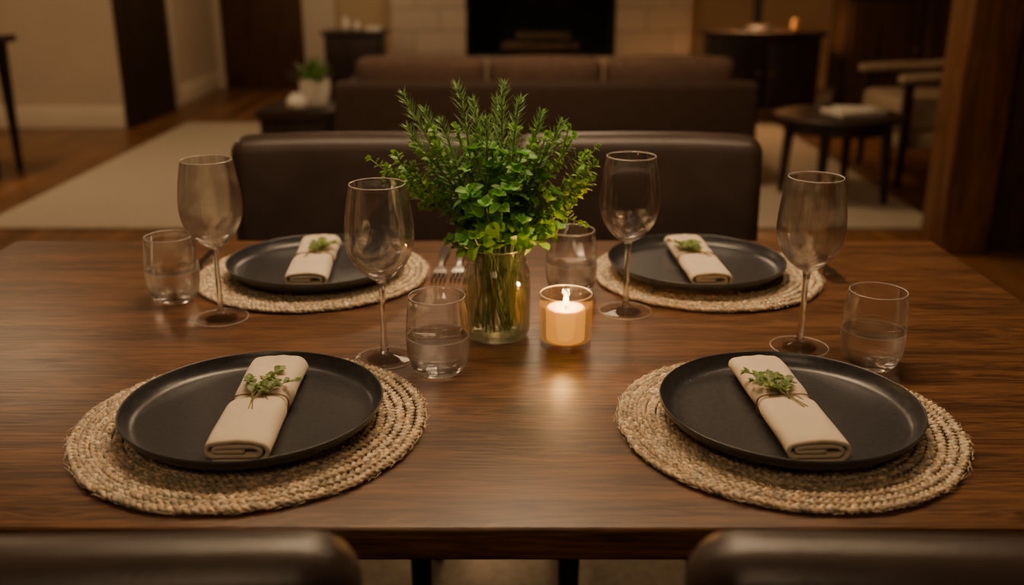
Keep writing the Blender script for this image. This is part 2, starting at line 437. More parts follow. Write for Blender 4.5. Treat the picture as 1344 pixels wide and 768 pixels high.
# ------------------------------------------------------------------ sideboard + lamp + candle
sb = root('sideboard', (1.98, 8.0, 0)); tag(sb, 'dark wooden sideboard standing against the wall tinted with lamp light', 'sideboard')
Buf().box((0, 0, .38), (.84, .42, .56), .006).build('body', M_dark, sb)
Buf().box((0, 0, .675), (.92, .46, .035), .008).build('top', M_darkx, sb)
for sx in (-1, 1):
    d_ = Buf().box((sx * .2, -.22, .36), (.37, .02, .48), .006).build('door', M_dark, sb)
    Buf().lathe([(0, -.012), (.01, -.01), (.012, 0), (.01, .01), (0, .012)], 16).build('knob', M_steel, d_, loc=(sx * .05, -.245, .38))
    for sy in (-1, 1): Buf().box((sx * .38, sy * .17, .05), (.05, .05, .1)).build('leg', M_dark, sb)
lp = root('table_lamp', (1.93, 7.96, .6930)); tag(lp, 'table lamp with a black metal base on the sideboard', 'lamp')
Buf().lathe(chaikin([(0, 0), (.13, 0), (.135, .015), (.11, .035), (.045, .045), (.036, .07), (.034, .2), (.045, .26), (.02, .30), (.010, .34), (.010, .46), (0, .46)], 1), 32).build('base', M_black, lp)
Buf().lathe([(.19, .40), (.14, .64), (.137, .64), (.187, .40), (.19, .40)], 48).build('lamp_shade', M_shade, lp)
cd = root('candle', (2.22, 7.92, .6930)); tag(cd, 'small amber pillar candle in a dark holder on the sideboard', 'candle')
Buf().lathe([(0, 0), (.035, 0), (.035, .008), (.012, .012), (0, .012)], 24).build('holder', M_black, cd)
Buf().lathe([(0, .012), (.025, .012), (.025, .085), (.022, .088), (0, .086)], 24).build('wax', M_waxdim, cd)

# ------------------------------------------------------------------ tall cabinet
bc = root('tall_cabinet', (3.22, 8.1, 0)); tag(bc, 'tall dark brown wooden cabinet against the wall', 'cabinet')
Buf().box((0, 0, 1.0), (1.2, .40, 1.94), .006).build('body', M_panel, bc)
for sx in (-1, 1):
    d_ = Buf().box((sx * .295, -.21, .50), (.56, .02, .84), .008).build('door', M_door, bc)
    Buf().lathe([(0, -.012), (.01, -.01), (.012, 0), (.01, .01), (0, .012)], 16).build('knob', M_steel, d_, loc=(sx * .05, -.235, .55))
    d_ = Buf().box((sx * .295, -.21, 1.43), (.56, .02, .96), .008).build('door', M_door, bc)
    Buf().lathe([(0, -.012), (.01, -.01), (.012, 0), (.01, .01), (0, .012)], 16).build('knob', M_steel, d_, loc=(sx * .05, -.235, 1.2))
    for sy in (-1, 1): Buf().box((sx * .55, sy * .16, .015), (.05, .05, .03)).build('leg', M_dark, bc)

# ------------------------------------------------------------------ round side table
rt = root('round_side_table', (1.70, 5.1, .0125)); tag(rt, 'dark round wooden side table on the cream rug', 'table')
Buf().lathe(chaikin([(0, .415), (.31, .415), (.328, .425), (.328, .44), (.32, .447), (0, .447)], 1), 64).build('tabletop', M_darkx, rt)
Buf().lathe([(.26, .36), (.27, .36), (.27, .415), (.25, .415), (.25, .36), (.26, .36)], 48).build('apron', M_darkx, rt)
for k in range(4):
    a = pi / 4 + k * pi / 2 + .25
    p0 = Vector((.245 * math.cos(a), .245 * math.sin(a), .41)); p1 = Vector((.27 * math.cos(a), .27 * math.sin(a), 0.001))
    Buf().tube([p0.lerp(p1, t) for t in (0, .33, .66, 1)], [.028, .026, .022, .018], 12).build('leg', M_dark, rt)
o = Buf().box((0, 0, .0125), (.26, .2, .025), .003).build('book', M_paper, loc=(1.76, 5.06, .460), rot=(0, 0, .25)); tag(o, 'pale closed book lying on the round side table', 'book')
o = Buf().box((0, 0, .004), (.2, .15, .008), .001).build('notebook', M_ceram, loc=(1.77, 5.06, .4855), rot=(0, 0, -.1)); tag(o, 'thin white notebook stacked on the book', 'notebook')
prof = chaikin([(0, 0), (.03, 0), (.033, .004), (.036, .11), (.0335, .11), (.031, .008), (0, .007)], 1)
o = Buf().lathe(prof, 32).build('drinking_glass', M_stem, loc=(1.66, 5.24, .460)); tag(o, 'clear drinking glass on the round side table', 'glass')

# ------------------------------------------------------------------ armchair (faces -x)
ac = root('armchair', (2.46, 5.70, .0125), -pi / 2); tag(ac, 'wooden-framed armchair with tan upholstery beside the round table', 'armchair')
Buf().box((0, -.02, .385), (.56, .64, .19), .045, 4).build('seat_cushion', M_tan, ac)
Buf().box((0, 0, .245), (.60, .62, .09), .01).build('frame', M_tan, ac)
Buf().box((0, .27, .62), (.54, .13, .44), .05, 4, M=Matrix.Rotation(-.15, 4, 'X')).build('backrest', M_tan, ac)
for sx in (-1, 1):
    Buf().box((sx * .32, -.02, .60), (.07, .68, .05), .02, 3, fn=lambda c: (c.x, c.y, c.z + .05 * (c.y / .34) ** 2 * (1 if c.y > 0 else -.3)), cuts=5).build('arm', M_tan, ac)
    for sy in (-.30, .28): Buf().box((sx * .32, sy, .292), (.045, .045, .584), taper=.7).build('leg', M_dark, ac)

# ------------------------------------------------------------------ console table at the left
ct = root('console_table', (-3.39, 5.75, 0)); tag(ct, 'dark wooden console table with slim tapered legs', 'table')
Buf().box((0, 0, .78), (.92, .4, .04), .006).build('tabletop', M_darkx, ct)
Buf().box((0, 0, .72), (.80, .3, .08)).build('apron', M_darkx, ct)
for sx in (-1, 1):
    for sy in (-1, 1): Buf().box((sx * .385, sy * .14, .38), (.055, .055, .76), taper=.5).build('leg', M_dark, ct)

# ------------------------------------------------------------------ dining table
TZ = 0.75
dt = root('dining_table', (-.065, 1.165, 0)); tag(dt, 'long walnut dining table set for four people', 'table')
Buf().box((0, 0, TZ - .016), (1.57, .90, .032), .004, 3).build('tabletop', M_table, dt)
b = Buf()
for sy in (-1, 1): b.box((0, sy * .385, .700), (1.40, .022, .034))
for sx in (-1, 1): b.box((sx * .71, 0, .700), (.022, .76, .034))
b.build('apron', M_apron, dt)
for sx in (-1, 1):
    for sy in (-1, 1): Buf().box((sx * .735, sy * .40, .364), (.07, .07, .707), .004, 2, taper=.7).build('leg', M_dark, dt)

# ------------------------------------------------------------------ dining chairs
ch = root('dining_chair', (-.296, 1.62, 0.0105))
tag(ch, 'dark brown leather dining chair on the far side of the table', 'chair', 'dining chairs')
def bk(c): return (c.x, c.y - .30 * c.x * c.x + .07 * (c.z + .2), c.z - (.006 * (c.x / .239) ** 4 if c.z > .15 else 0))
Buf().box((0, .225, .658), (.482, .066, .45), .032, 5, cuts=7, fn=bk).build('backrest', M_leather, ch, smooth=60)
def st(c): return (c.x, c.y, c.z + (.012 * (1 - (c.x / .23) ** 2) * (1 - (c.y / .21) ** 2) if c.z > 0 else 0))
Buf().box((0, 0, .41), (.46, .43, .085), .028, 4, cuts=5, fn=st).build('seat', M_leather, ch, smooth=60)
for sx in (-1, 1):
    for sy in (-1, 1):
        Buf().box((sx * .14, sy * .165, .185), (.04, .04, .37), .003, 2, taper=.75).build('leg', M_dark, ch)
clone(ch, (.238, 1.62, 0.0105), 0)
clone(ch, (-.331, .733, 0.005), pi, label='dark brown leather dining chair on the near side of the table')
clone(ch, (.345, .733, 0.005), pi, label='dark brown leather dining chair on the near side of the table')

# ------------------------------------------------------------------ placemat (concentric braids)
def make_mat():
    R = 0.1770; nring = 17; pitch = R / nring; lam = 0.0215
    rs = np.random.RandomState(4); sides = 7; V = []; F = []; C = []; off = 0
    for ri in range(nring):
        r0 = (ri + .5) * pitch; n = max(24, int(2 * pi * r0 / .0019)); nw = max(2, round(2 * pi * r0 / lam))
        th = np.arange(n) * 2 * pi / n + rs.rand() * 6
        rv_ = np.stack([np.cos(th), np.sin(th), np.zeros(n)], 1)
        wob = .0009 * np.sin(th * 5 + ri * .7) + .0004 * np.sin(th * 13 + 2 * ri)
        zr = .0004 * np.sin(th * 7 + ri * 1.9)
        for k in range(3):
            ph = nw * (th - th[0]) + k * 2 * pi / 3
            jit = np.interp(np.arange(n), np.linspace(0, n, 2 * nw + 1), np.append(rs.uniform(-.0007, .0007, 2 * nw), 0))
            thick = np.interp(np.arange(n), np.linspace(0, n, 2 * nw + 1), np.append(rs.uniform(.78, 1.16, 2 * nw), 1))
            cen = rv_ * (r0 + wob + jit + .0032 * np.sin(ph))[:, None]; cen[:, 2] = .0042 + .0019 * np.sin(2 * ph) + zr
            t = np.roll(cen, -1, 0) - np.roll(cen, 1, 0); t /= np.linalg.norm(t, axis=1)[:, None]
            a = np.cross(t, np.array([0, 0, 1.0])); a /= np.linalg.norm(a, axis=1)[:, None]; bb = np.cross(a, t)
            nc = max(3, int(2 * pi * r0 / .013)); cell = (np.arange(n) * nc // n)
            tone = (rs.uniform(.5, 1.28, nc) ** .9)[cell]; warm = rs.uniform(-.08, .10, nc)[cell]
            for q in range(sides):
                an = 2 * pi * q / sides
                rad = 0.0021 * (1 + (.14 if q % 2 else -.10)) * thick
                V.append(cen + (a * math.cos(an) * 1.1 + bb * math.sin(an)) * rad[:, None])
                tq = tone * rs.uniform(.70, 1.22) * rs.uniform(.9, 1.1, n) * np.clip(.40 + .80 * (cen[:, 2] - .0023) / .0038 + .3 * math.sin(an), .30, 1.15)  # crease shade put into the vertex colour: darker low and under strands
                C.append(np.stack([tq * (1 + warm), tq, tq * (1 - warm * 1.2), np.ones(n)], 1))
            i = np.arange(n); i2 = (i + 1) % n
            for q in range(sides):
                q2 = (q + 1) % sides
                F.append(np.stack([off + q * n + i, off + q2 * n + i, off + q2 * n + i2, off + q * n + i2], 1))
            off += sides * n
    V = np.concatenate(V); C = np.concatenate(C); F = np.concatenate(F)
    V[:, 2] = np.clip(V[:, 2], 0.0002, .0087)
    nb = len(V); seg = 96; bv = [(0, 0, .0014)] + [(.1735 * math.cos(2 * pi * i / seg), .1735 * math.sin(2 * pi * i / seg), .0014) for i in range(seg)]
    V = np.concatenate([V, np.array(bv)]); C = np.concatenate([C, np.tile([.13, .11, .08, 1], (len(bv), 1))])  # dark backing disc paints the shade seen in the braid gaps
    faces = F.tolist() + [(nb, nb + 1 + i, nb + 1 + (i + 1) % seg) for i in range(seg)]
    fb_ = Buf(); r_ = random.Random(5)
    for _ in range(620):
        a0 = r_.uniform(0, 2 * pi); rr = r_.choice((r_.uniform(.135, .176), .1775)); L = r_.uniform(.006, .016); h = r_.uniform(-.9, .9)
        p = Vector((rr * math.cos(a0), rr * math.sin(a0), .0074 if rr < .17 else r_.uniform(.003, .007)))
        d = Vector((-math.sin(a0) + h * math.cos(a0) * .5, math.cos(a0) + h * math.sin(a0) * .5, 0)).normalized() * r_.choice((-1, 1))
        sd = d.cross(Vector((0, 0, 1))) * .00025
        q1 = p + d * L * .5 + Vector((0, 0, .0008)); q2 = p + d * L + sd * r_.uniform(-8, 8)
        k = r_.uniform(.8, 1.4); fb_.add([p - sd, p + sd, q1 - sd, q1 + sd, q2], [(0, 1, 3, 2), (2, 3, 4)], (k, k, k))
    o0 = len(V); V = np.concatenate([V, np.array(fb_.v)]); C = np.concatenate([C, np.array(fb_.c)]); faces += [tuple(i + o0 for i in f) for f in fb_.f]
    me = bpy.data.meshes.new('woven_placemat')
    me.from_pydata(V.tolist(), [], faces)
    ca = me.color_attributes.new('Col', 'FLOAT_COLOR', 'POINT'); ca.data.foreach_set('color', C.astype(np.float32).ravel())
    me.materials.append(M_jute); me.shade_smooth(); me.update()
    o = bpy.data.objects.new('woven_placemat', me); COL.objects.link(o); return o
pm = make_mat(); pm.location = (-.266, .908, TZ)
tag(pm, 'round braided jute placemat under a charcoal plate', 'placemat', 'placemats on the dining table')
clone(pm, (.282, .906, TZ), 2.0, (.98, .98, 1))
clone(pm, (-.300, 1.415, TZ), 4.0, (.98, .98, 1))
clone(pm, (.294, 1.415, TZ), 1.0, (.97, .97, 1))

# ------------------------------------------------------------------ plates
PZ = TZ + .0090
prof = [(0, .002), (.082, .002), (.086, 0), (.092, 0), (.096, .003), (.118, .006), (.128, .012), (.1330, .0205), (.1334, .0222), (.1324, .0232), (.1310, .0225), (.1280, .0160), (.123, .0098), (.116, .0070), (.09, .0064), (.05, .0062), (0, .0062)]
pl = Buf().lathe([(r * .982, z) for r, z in chaikin(prof, 2)], 128).build('dinner_plate', M_plate, loc=(-.2625, .903, PZ), smooth=180)
tag(pl, 'matte charcoal stoneware dinner plate with raised rim on a placemat', 'plate', 'dinner plates')
clone(pl, (.2815, .903, PZ)); clone(pl, (-.294, 1.408, PZ), 0, (1.015, 1.015, 1)); clone(pl, (.277, 1.408, PZ), 0, (1.015, 1.015, 1))

# ------------------------------------------------------------------ napkins
def make_napkin():
    w = .0280
    path = []
    def arc(cx, cz, r, a0, a1, n=7):
        for i in range(n + 1):
            a = a0 + (a1 - a0) * i / n; path.append((cx + r * math.cos(a), cz + r * math.sin(a)))
    def line(x0, z0, x1, z1, n=7):
        for i in range(n): path.append((x0 + (x1 - x0) * i / n, z0 + (z1 - z0) * i / n))
    Z = lambda k: .0018 + .0048 * k
    line(-w + .006, Z(0), w - .0096, Z(0)); arc(w - .0096, Z(2), .0096, -pi / 2, pi / 2, 12)
    line(w - .0105, Z(4), -w + .0085, Z(4), 12); arc(-w + .0075, Z(2.5), .0072, pi / 2, 3 * pi / 2, 10)
    line(-w + .009, Z(1), w - .0120, Z(1)); arc(w - .0115, Z(2), .0048, -pi / 2, pi / 2)
    line(w - .013, Z(3), -w + .011, Z(3)); arc(-w + .010, Z(2.5), .0024, pi / 2, 3 * pi / 2, 5); line(-w + .013, Z(2), w - .016, Z(2), 5)
    L = .205; ny = 56; vs = []; fs = []; m = len(path)
    for j in range(ny + 1):
        t = j / ny; y = (t - .5) * L
        g = math.exp(-(y / .010) ** 2); pinch = 1 - .18 * g
        endr = 1 - .10 * (abs(2 * t - 1)) ** 14
        for i, (x, z) in enumerate(path):
            nz = mnoise.noise(Vector((x * 45, y * 22, z * 60))) * .0016 + mnoise.noise(Vector((x * 120, y * 30, 9))) * .0008
            nx = mnoise.noise(Vector((y * 18, z * 90, 3))) * .0012
            hh = z / .021
            ey = .0012 * mnoise.noise(Vector((i * .12, 5, j // 28))) * (abs(t - .5) * 2) ** 8
            vs.append((x * (1 - .10 * g) * (1 + .02 * abs(2 * t - 1)) + nx, y + ey, max(.0018, z * pinch * endr + nz * hh + .0022 * hh * (1 - (x / w) ** 2))))
    for j in range(ny):
        for i in range(m - 1):
            a = j * m + i; fs.append((a, a + 1, a + m + 1, a + m))
    e = Buf().add(vs, fs).build('linen_napkin', M_linen, smooth=180)
    so = e.modifiers.new('thick', 'SOLIDIFY'); so.thickness = .0036; so.offset = 0
    tw = Buf()
    for oy, sl in ((-.0008, .0010), (.0008, -.0006)):
        pts = []
        for i in range(40):
            a = 2 * pi * i / 40; ca, sa = math.cos(a), math.sin(a)
            x = .0283 * math.copysign(abs(ca) ** .42, ca); z = .0112 + .0116 * math.copysign(abs(sa) ** .6, sa)
            pts.append((x, oy + sl * math.sin(a), max(z, .0008)))
        tw.tube(pts, .00075, 6, closed=True)
    pts = [(.004 + .010 * t, -.022 * t, .0236 + .0018 * math.sin(pi * t)) for t in [k / 8 for k in range(9)]]
    tw.tube(pts, .0006, 6)
    tw.build('twine', M_twine, e)
    return e
NZ = PZ + .0068
nk = make_napkin(); nk.location = (-.255, .901, NZ); nk.rotation_euler = (0, 0, .025)
tag(nk, 'folded beige linen napkin tied with twine on a charcoal plate', 'napkin', 'napkins on the plates')
clone(nk, (.276, .901, NZ), .05); clone(nk, (-.298, 1.409, NZ), .07); clone(nk, (.278, 1.409, NZ), .035)

# ------------------------------------------------------------------ leaves
rg = random.Random(21)
def frame(d, n):
    d = d.normalized(); n = (n - d * n.dot(d))
    n = n.normalized() if n.length > 1e-5 else d.orthogonal().normalized()
    return d, n, d.cross(n)
def leaf_big(buf, p, d, n, L, W, col):
    d, n, s = frame(d, n)
    vs = []; rows = 8; us = (-1, -.5, 0, .5, 1); droop = rg.uniform(-.05, .35)
    for i in range(rows + 1):
        t = i / rows
        w = W * (math.sin(pi * min(1, t ** .75)) ** .8 if 0 < t < 1 else .04)
        if i % 2: w *= 1.07
        for u in us:
            z = .28 * abs(u) * w - droop * L * t * t + (.11 * W * (1 if i % 2 else -1) * (abs(u) * (1 - abs(u)) * 4))
            vs.append(p + d * (L * t + .15 * L * abs(u) * (t if t < .5 else 1 - t)) + s * (u * w) + n * z)
    fs = [(i * 5 + k, i * 5 + k + 1, i * 5 + k + 6, i * 5 + k + 5) for i in range(rows) for k in range(4)]
    buf.add(vs, fs, col)
def leaf_small(buf, p, d, n, L, W, col):
    d, n, s = frame(d, n)
    pr = ((0, .1), (.25, .75), (.55, 1), (.82, .65), (1, .05)); vs = []
    for t, w in pr:
        for u in (-1, 0, 1): vs.append(p + d * L * t + s * u * w * W + n * (.3 * abs(u) * w * W - .15 * L * t * t))
    buf.add(vs, [(i * 3 + k, i * 3 + k + 1, i * 3 + k + 4, i * 3 + k + 3) for i in range(4) for k in range(2)], col)
def tint(lo=.6, hi=1.35):
    k = rg.uniform(lo, hi); return (k * rg.uniform(.85, 1.25), k, k * rg.uniform(.7, 1.1))
def rv(): return Vector((rg.uniform(-1, 1), rg.uniform(-1, 1), rg.uniform(-1, 1)))
def bez(p0, p1, p2, p3, n):
    out = []
    for i in range(n + 1):
        t = i / n; out.append(p0 * (1 - t) ** 3 + p1 * 3 * t * (1 - t) ** 2 + p2 * 3 * t * t * (1 - t) + p3 * t ** 3)
    return out
def thyme(lb, sb_, pts, size, from_i=0, dens=1, stemr=.0007, flat=None):
    sb_.tube(pts, stemr, 5)
    for i in range(max(1, from_i), len(pts)):
        t = (pts[i] - pts[i - 1]).normalized(); o = t.orthogonal().normalized(); o = Matrix.Rotation(rg.uniform(0, pi), 3, t) @ o
        for k in range(dens):
            a = rg.uniform(0, pi)
            for sgn in (1, -1):
                dd = (Matrix.Rotation(a, 3, t) @ o) * sgn
                if flat: dd.z = abs(dd.z) * .35 + .05
                nn = t + rv() * .3
                if flat: nn = Vector((0, 0, 1)) + rv() * .35
                leaf_small(lb, pts[i].lerp(pts[i - 1], rg.random()), dd + t * rg.uniform(.3, .9), nn, size * rg.uniform(.7, 1.2), size * .36, tint())
    tip = (pts[-1] - pts[-2]).normalized()
    for k in range(5): leaf_small(lb, pts[-1], tip + rv() * .5, Vector((0, 0, 1)) if flat else rv(), size * .8, size * .3, tint(.9, 1.5))

# herb bunch
JX, JY = -.0195, 1.166
hb = root('herb_bunch', (JX, JY, TZ + .006)); tag(hb, 'fresh bunch of mint, thyme and rosemary standing in the glass jar', 'herbs')
stems = Buf(); mint = Buf(); thy = Buf(); ros = Buf(); wst = Buf()
def base_pts(dirx, diry, tip, n=12, neck=.029):
    a = math.atan2(diry, dirx); a2 = a + rg.uniform(-1.9, 1.9); rb = .034 * math.sqrt(rg.random())
    p0 = Vector((rb * math.cos(a2), rb * math.sin(a2), rg.uniform(.003, .012)))
    rn = neck * math.sqrt(rg.uniform(.05, 1))
    pn = Vector((rn * math.cos(a), rn * math.sin(a), .108))
    if rg.random() < .25: p0 = p0.lerp(pn, rg.uniform(.7, .85))
    bx_, by_ = rg.uniform(-.004, .004), rg.uniform(-.004, .004)
    lower = [p0.lerp(pn, t) + Vector((bx_, by_, 0)) * math.sin(pi * t) for t in (0, .17, .33, .5, .67, .83)]
    up = bez(pn, pn + Vector((rn * math.cos(a) * .2, rn * math.sin(a) * .2, .045)), tip - Vector((0, 0, .03)) - Vector((dirx, diry, 0)) * .012, tip, n)
    return lower, up
NM = 44
for i in range(NM):
    a = 2 * pi * i * .618 + rg.uniform(-.4, .4); q = math.sqrt((i + .5) / NM)
    R = .080 * q * rg.uniform(.70, 1.12); z = .224 - .072 * q ** 2.4 + rg.uniform(-.036, .024)
    tip = Vector((R * math.cos(a), R * math.sin(a), z))
    lo, up = base_pts(math.cos(a), math.sin(a), tip, 12)
    stems.tube(lo + up, .0012, 6)
    lng = sum((up[k + 1] - up[k]).length for k in range(12))
    nodes = max(4, int(lng / .0130)); rot = rg.uniform(0, pi)
    for k in range(nodes):
        t = .12 + .88 * k / (nodes - 1); f = t * 12; j = min(11, int(f)); p = up[j].lerp(up[j + 1], f - j); td = (up[j + 1] - up[j]).normalized()
        rot += pi / 2 + rg.uniform(-.3, .3); o = Matrix.Rotation(rot, 3, td) @ td.orthogonal().normalized()
        sz = (.0205 - .006 * (t ** 3)) * rg.uniform(.6, 1.15)
        for sg in (1, -1):
            dd = o * sg + td * rg.uniform(.0, .9) + rv() * .3
            pet = p + dd.normalized() * .004
            leaf_big(mint, pet, dd, td + Vector((0, -.2, .3)) + rv() * .55, sz, sz * rg.uniform(.36, .43), tint(.55, 1.35))
            stems.tube([p, pet], .0005, 4)
    td = (up[-1] - up[-2]).normalized()
    for k in range(6):
        o = Matrix.Rotation(k * 2 * pi / 6 + rot, 3, td) @ td.orthogonal().normalized()
        L_ = rg.uniform(.008, .015); leaf_big(mint, up[-1], o + td * rg.uniform(.5, 1.5), td, L_, L_ * .40, tint(1.0, 1.6))
for i in range(85):
    a = rg.uniform(0, 2 * pi); R = rg.uniform(.028, .050); z = rg.uniform(.124, .152) + (R - .03) * .4
    p = Vector((R * math.cos(a), R * math.sin(a), z)); d = Vector((math.cos(a), math.sin(a), rg.uniform(-.4, .6))) + rv() * .45
    stems.tube([Vector((.45 * p.x, .45 * p.y, max(.115, z - .012))), p], .0007, 5)
    sz = rg.uniform(.011, .018); leaf_big(mint, p, d, Vector((0, 0, 1)) + Vector((math.cos(a), math.sin(a), 0)) + rv() * .5, sz, sz * .40, tint(.5, 1.2))
tips = [(-.130, .0, .210), (-.116, -.02, .228), (-.106, .02, .190), (-.098, .01, .242), (-.084, .03, .252), (-.112, -.01, .196), (-.124, .02, .222),
        (.118, .0, .214), (.106, -.02, .230), (.116, .01, .192), (.094, .02, .244), (.092, -.02, .170), (.080, .03, .252), (.108, .02, .202),
        (.05, .03, .254), (-.05, .04, .252), (.082, .04, .220), (.06, .0, .248), (-.02, .02, .250), (.02, .05, .25), (-.07, -.01, .238)]
for tx, ty, tz in tips:
    tip = Vector((tx, ty, tz)); a = math.atan2(ty, tx)
    lo, up = base_pts(math.cos(a), math.sin(a), tip, 20)
    stems.tube(lo, .0009, 5); thyme(thy, stems, up, .0108, 5, 1, .0008)
    for k in (10, 13, 16):
        td = (up[k] - up[k - 1]).normalized(); o = (rv() + Vector((0, 0, .3))).normalized(); L = rg.uniform(.014, .030)
        pts = [up[k] + (td * .8 + o * .8) * L * t for t in (0, .2, .4, .6, .8, 1)]
        thyme(thy, stems, pts, .0088, 0, 1, .0006)
rt_ = [(-.112, .02, .298), (-.088, .03, .278), (-.046, .01, .308), (-.028, .03, .288), (-.104, -.01, .262), (.010, .02, .309), (.030, .0, .294), (.056, .03, .274), (-.012, -.02, .274), (.080, .01, .266), (-.064, -.02, .272), (.0, .05, .286)]
for tx, ty, tz in rt_:
    tip = Vector((tx, ty, tz)); a = math.atan2(ty, tx); lo, up = base_pts(math.cos(a), math.sin(a), tip, 30)
    wst.tube(lo + up, .0011, 6)
    for k in range(11, 31):
        td = (up[min(k, 30)] - up[k - 1]).normalized(); rot = rg.uniform(0, pi)
        for q in range(5):
            o = Matrix.Rotation(rot + q * 2 * pi / 5, 3, td) @ td.orthogonal().normalized(); L = rg.uniform(.012, .021) * (1 - .45 * max(0, (k - 23) / 7))
            d = (o + td * rg.uniform(.5, 1.1)).normalized(); p = up[k - 1].lerp(up[k], rg.random()); s = d.cross(o).normalized() * .0008
            n = s.cross(d).normalized() * .0006
            q1 = p + d * L * .5 + td * L * .06; q2 = p + d * L + td * L * .22
            ros.add([p - s, p + s, q1 - s * 1.1, q1 + s * 1.1, q2, p + n, q1 + n], [(0, 5, 6, 2), (5, 1, 3, 6), (2, 6, 4), (6, 3, 4)], tint(.7, 1.4))
stems.build('stems', M_green, hb); wst.build('woody_stems', M_brown, hb)
mint.build('mint_leaves', M_mint, hb, attr=True, smooth=180); thy.build('thyme_leaves', M_thyme, hb, attr=True, smooth=180); ros.build('rosemary_needles', M_rose, hb, attr=True, smooth=180)

# jar
jr = root('glass_jar', (JX, JY, TZ)); tag(jr, 'clear glass mason jar holding herb stems in water', 'jar')
outer = [(0, .002), (.03, .0005), (.037, .0015), (.0415, .007), (.0428, .018), (.0428, .080), (.0415, .088), (.037, .095), (.0355, .098), (.0355, .0995), (.0382, .1005), (.0382, .1028), (.0355, .1040), (.0355, .1060), (.0382, .1070), (.0382, .1093), (.0355, .1105), (.0355, .1140), (.0372, .1158), (.0364, .118), (.034, .1175)]
inner = [(.0330, .1150), (.0330, .098), (.0348, .094), (.039, .0865), (.0402, .080), (.0402, .018), (.039, .010), (.033, .0055), (.02, .0045), (0, .0045)]
Buf().lathe(chaikin(outer + inner, 1), 72).build('jar_body', M_jarglass, jr, smooth=180)
Buf().ring(.0352, .1178, .0009).build('rim', M_rim, jr, smooth=180)
Buf().lathe([(0, .0046), (.02, .0046), (.0325, .0057), (.0387, .0105), (.0400, .018), (.0400, .074), (0, .074)], 72).build('water', M_jarwater, jr, smooth=50)

# ------------------------------------------------------------------ sprigs on napkins
def make_sprig(name, seed):
    global rg
    rg = random.Random(seed); lb = Buf(); sb2 = Buf()
    for k in range(5):
        a = pi / 2 + (k - 2) * .19 + rg.uniform(-.08, .08)
        L = (.060, .050, .068, .054, .044)[k] * rg.uniform(.9, 1.05)
        x0 = rg.uniform(-.002, .002); bend = rg.uniform(-.4, .4)
        pts = [Vector((x0 + math.cos(a + bend * t) * L * t, -.016 + math.sin(a + bend * t) * L * t, .0018 + .003 * math.sin(pi * t * .8) + .0008 * (k % 3))) for t in [q / 9 for q in range(10)]]
        thyme(lb, sb2, pts, .0080, 3, 1, .0005, flat=True)
        for q in (4, 6):
            o = Vector((rg.choice((-1, 1)) * rg.uniform(.6, 1.0), .9, .1)).normalized(); p = pts[q]
            pp = [p + o * rg.uniform(.009, .013) * t for t in (0, .4, .7, 1)]
            thyme(lb, sb2, pp, .0062, 2, 1, .0004, flat=True)
    for k in range(2):
        sb2.tube([Vector((0, -.014, .0025)), Vector((.002 + .002 * k, -.024, .0022)), Vector((.004 + .004 * k, -.036, .0012))], .0005, 5)
    lb.v = [(x, y, max(z, .0006)) for x, y, z in lb.v]
    e = sb2.build(name, M_brown); lb.build('leaves', M_sprig, e, attr=True, smooth=180)
    return e
SZ = NZ + .0243
for i, (x, y, rz) in enumerate([(-.256, .898, -.12), (.274, .900, .2), (-.298, 1.412, -.35), (.277, 1.412, .3)]):
    s_ = make_sprig('herb_sprig', 50 + i); s_.location = (x, y, SZ); s_.rotation_euler = (0, 0, rz)
    tag(s_, 'small green herb sprig tucked on a tied linen napkin', 'herb sprig', 'sprigs on the napkins')

# ------------------------------------------------------------------ glasses
foot = [(0, 0), (.0335, 0), (.0355, .0008), (.0350, .0018), (.019, .0033), (.0095, .0058), (.0060, .0085), (0, .0085)]
stem = [(.0060, .0080), (.0048, .0125), (.0038, .022), (.0034, .045), (.0034, .075), (.0040, .092), (.0062, .0990), (0, .0990)]
bowl_o = [(0, .0985), (.0055, .0990), (.0115, .1020), (.0205, .1085), (.030, .119), (.0370, .132), (.0400, .147), (.0402, .160), (.0384, .180), (.0352, .200), (.0326, .2125), (.0322, .2142)]
bowl_i = [(.0311, .2142), (.0311, .2120), (.0338, .2), (.0371, .18), (.0389, .16), (.0387, .147), (.0357, .1331), (.0287, .1205), (.0192, .1105), (.0100, .1050), (0, .1040)]
wg = root('wine_glass', (-.153, 1.087, TZ)); tag(wg, 'empty clear stemmed wine glass on the dining table', 'wine glass', 'wine glasses')
Buf().lathe(chaikin(foot, 2), 72).build('foot', M_foot, wg, smooth=60)
Buf().lathe([(0, .0080)] + chaikin(stem, 2), 48).build('stem', M_stem, wg, smooth=60)
Buf().lathe(chaikin(bowl_o + bowl_i, 2), 96).build('bowl', M_glass, wg, smooth=180)
Buf().ring(.0316, .2142, .00058).build('rim', M_rim, wg, smooth=180)  # added ring that carries the lip highlight
Buf().ring(.0349, .0012, .00055).build('foot_highlight', M_rim, wg, smooth=180)  # added ring that puts a bright edge highlight on the foot
clone(wg, (-.389, 1.228, TZ)); clone(wg, (.155, 1.255, TZ)); clone(wg, (.356, 1.124, TZ))

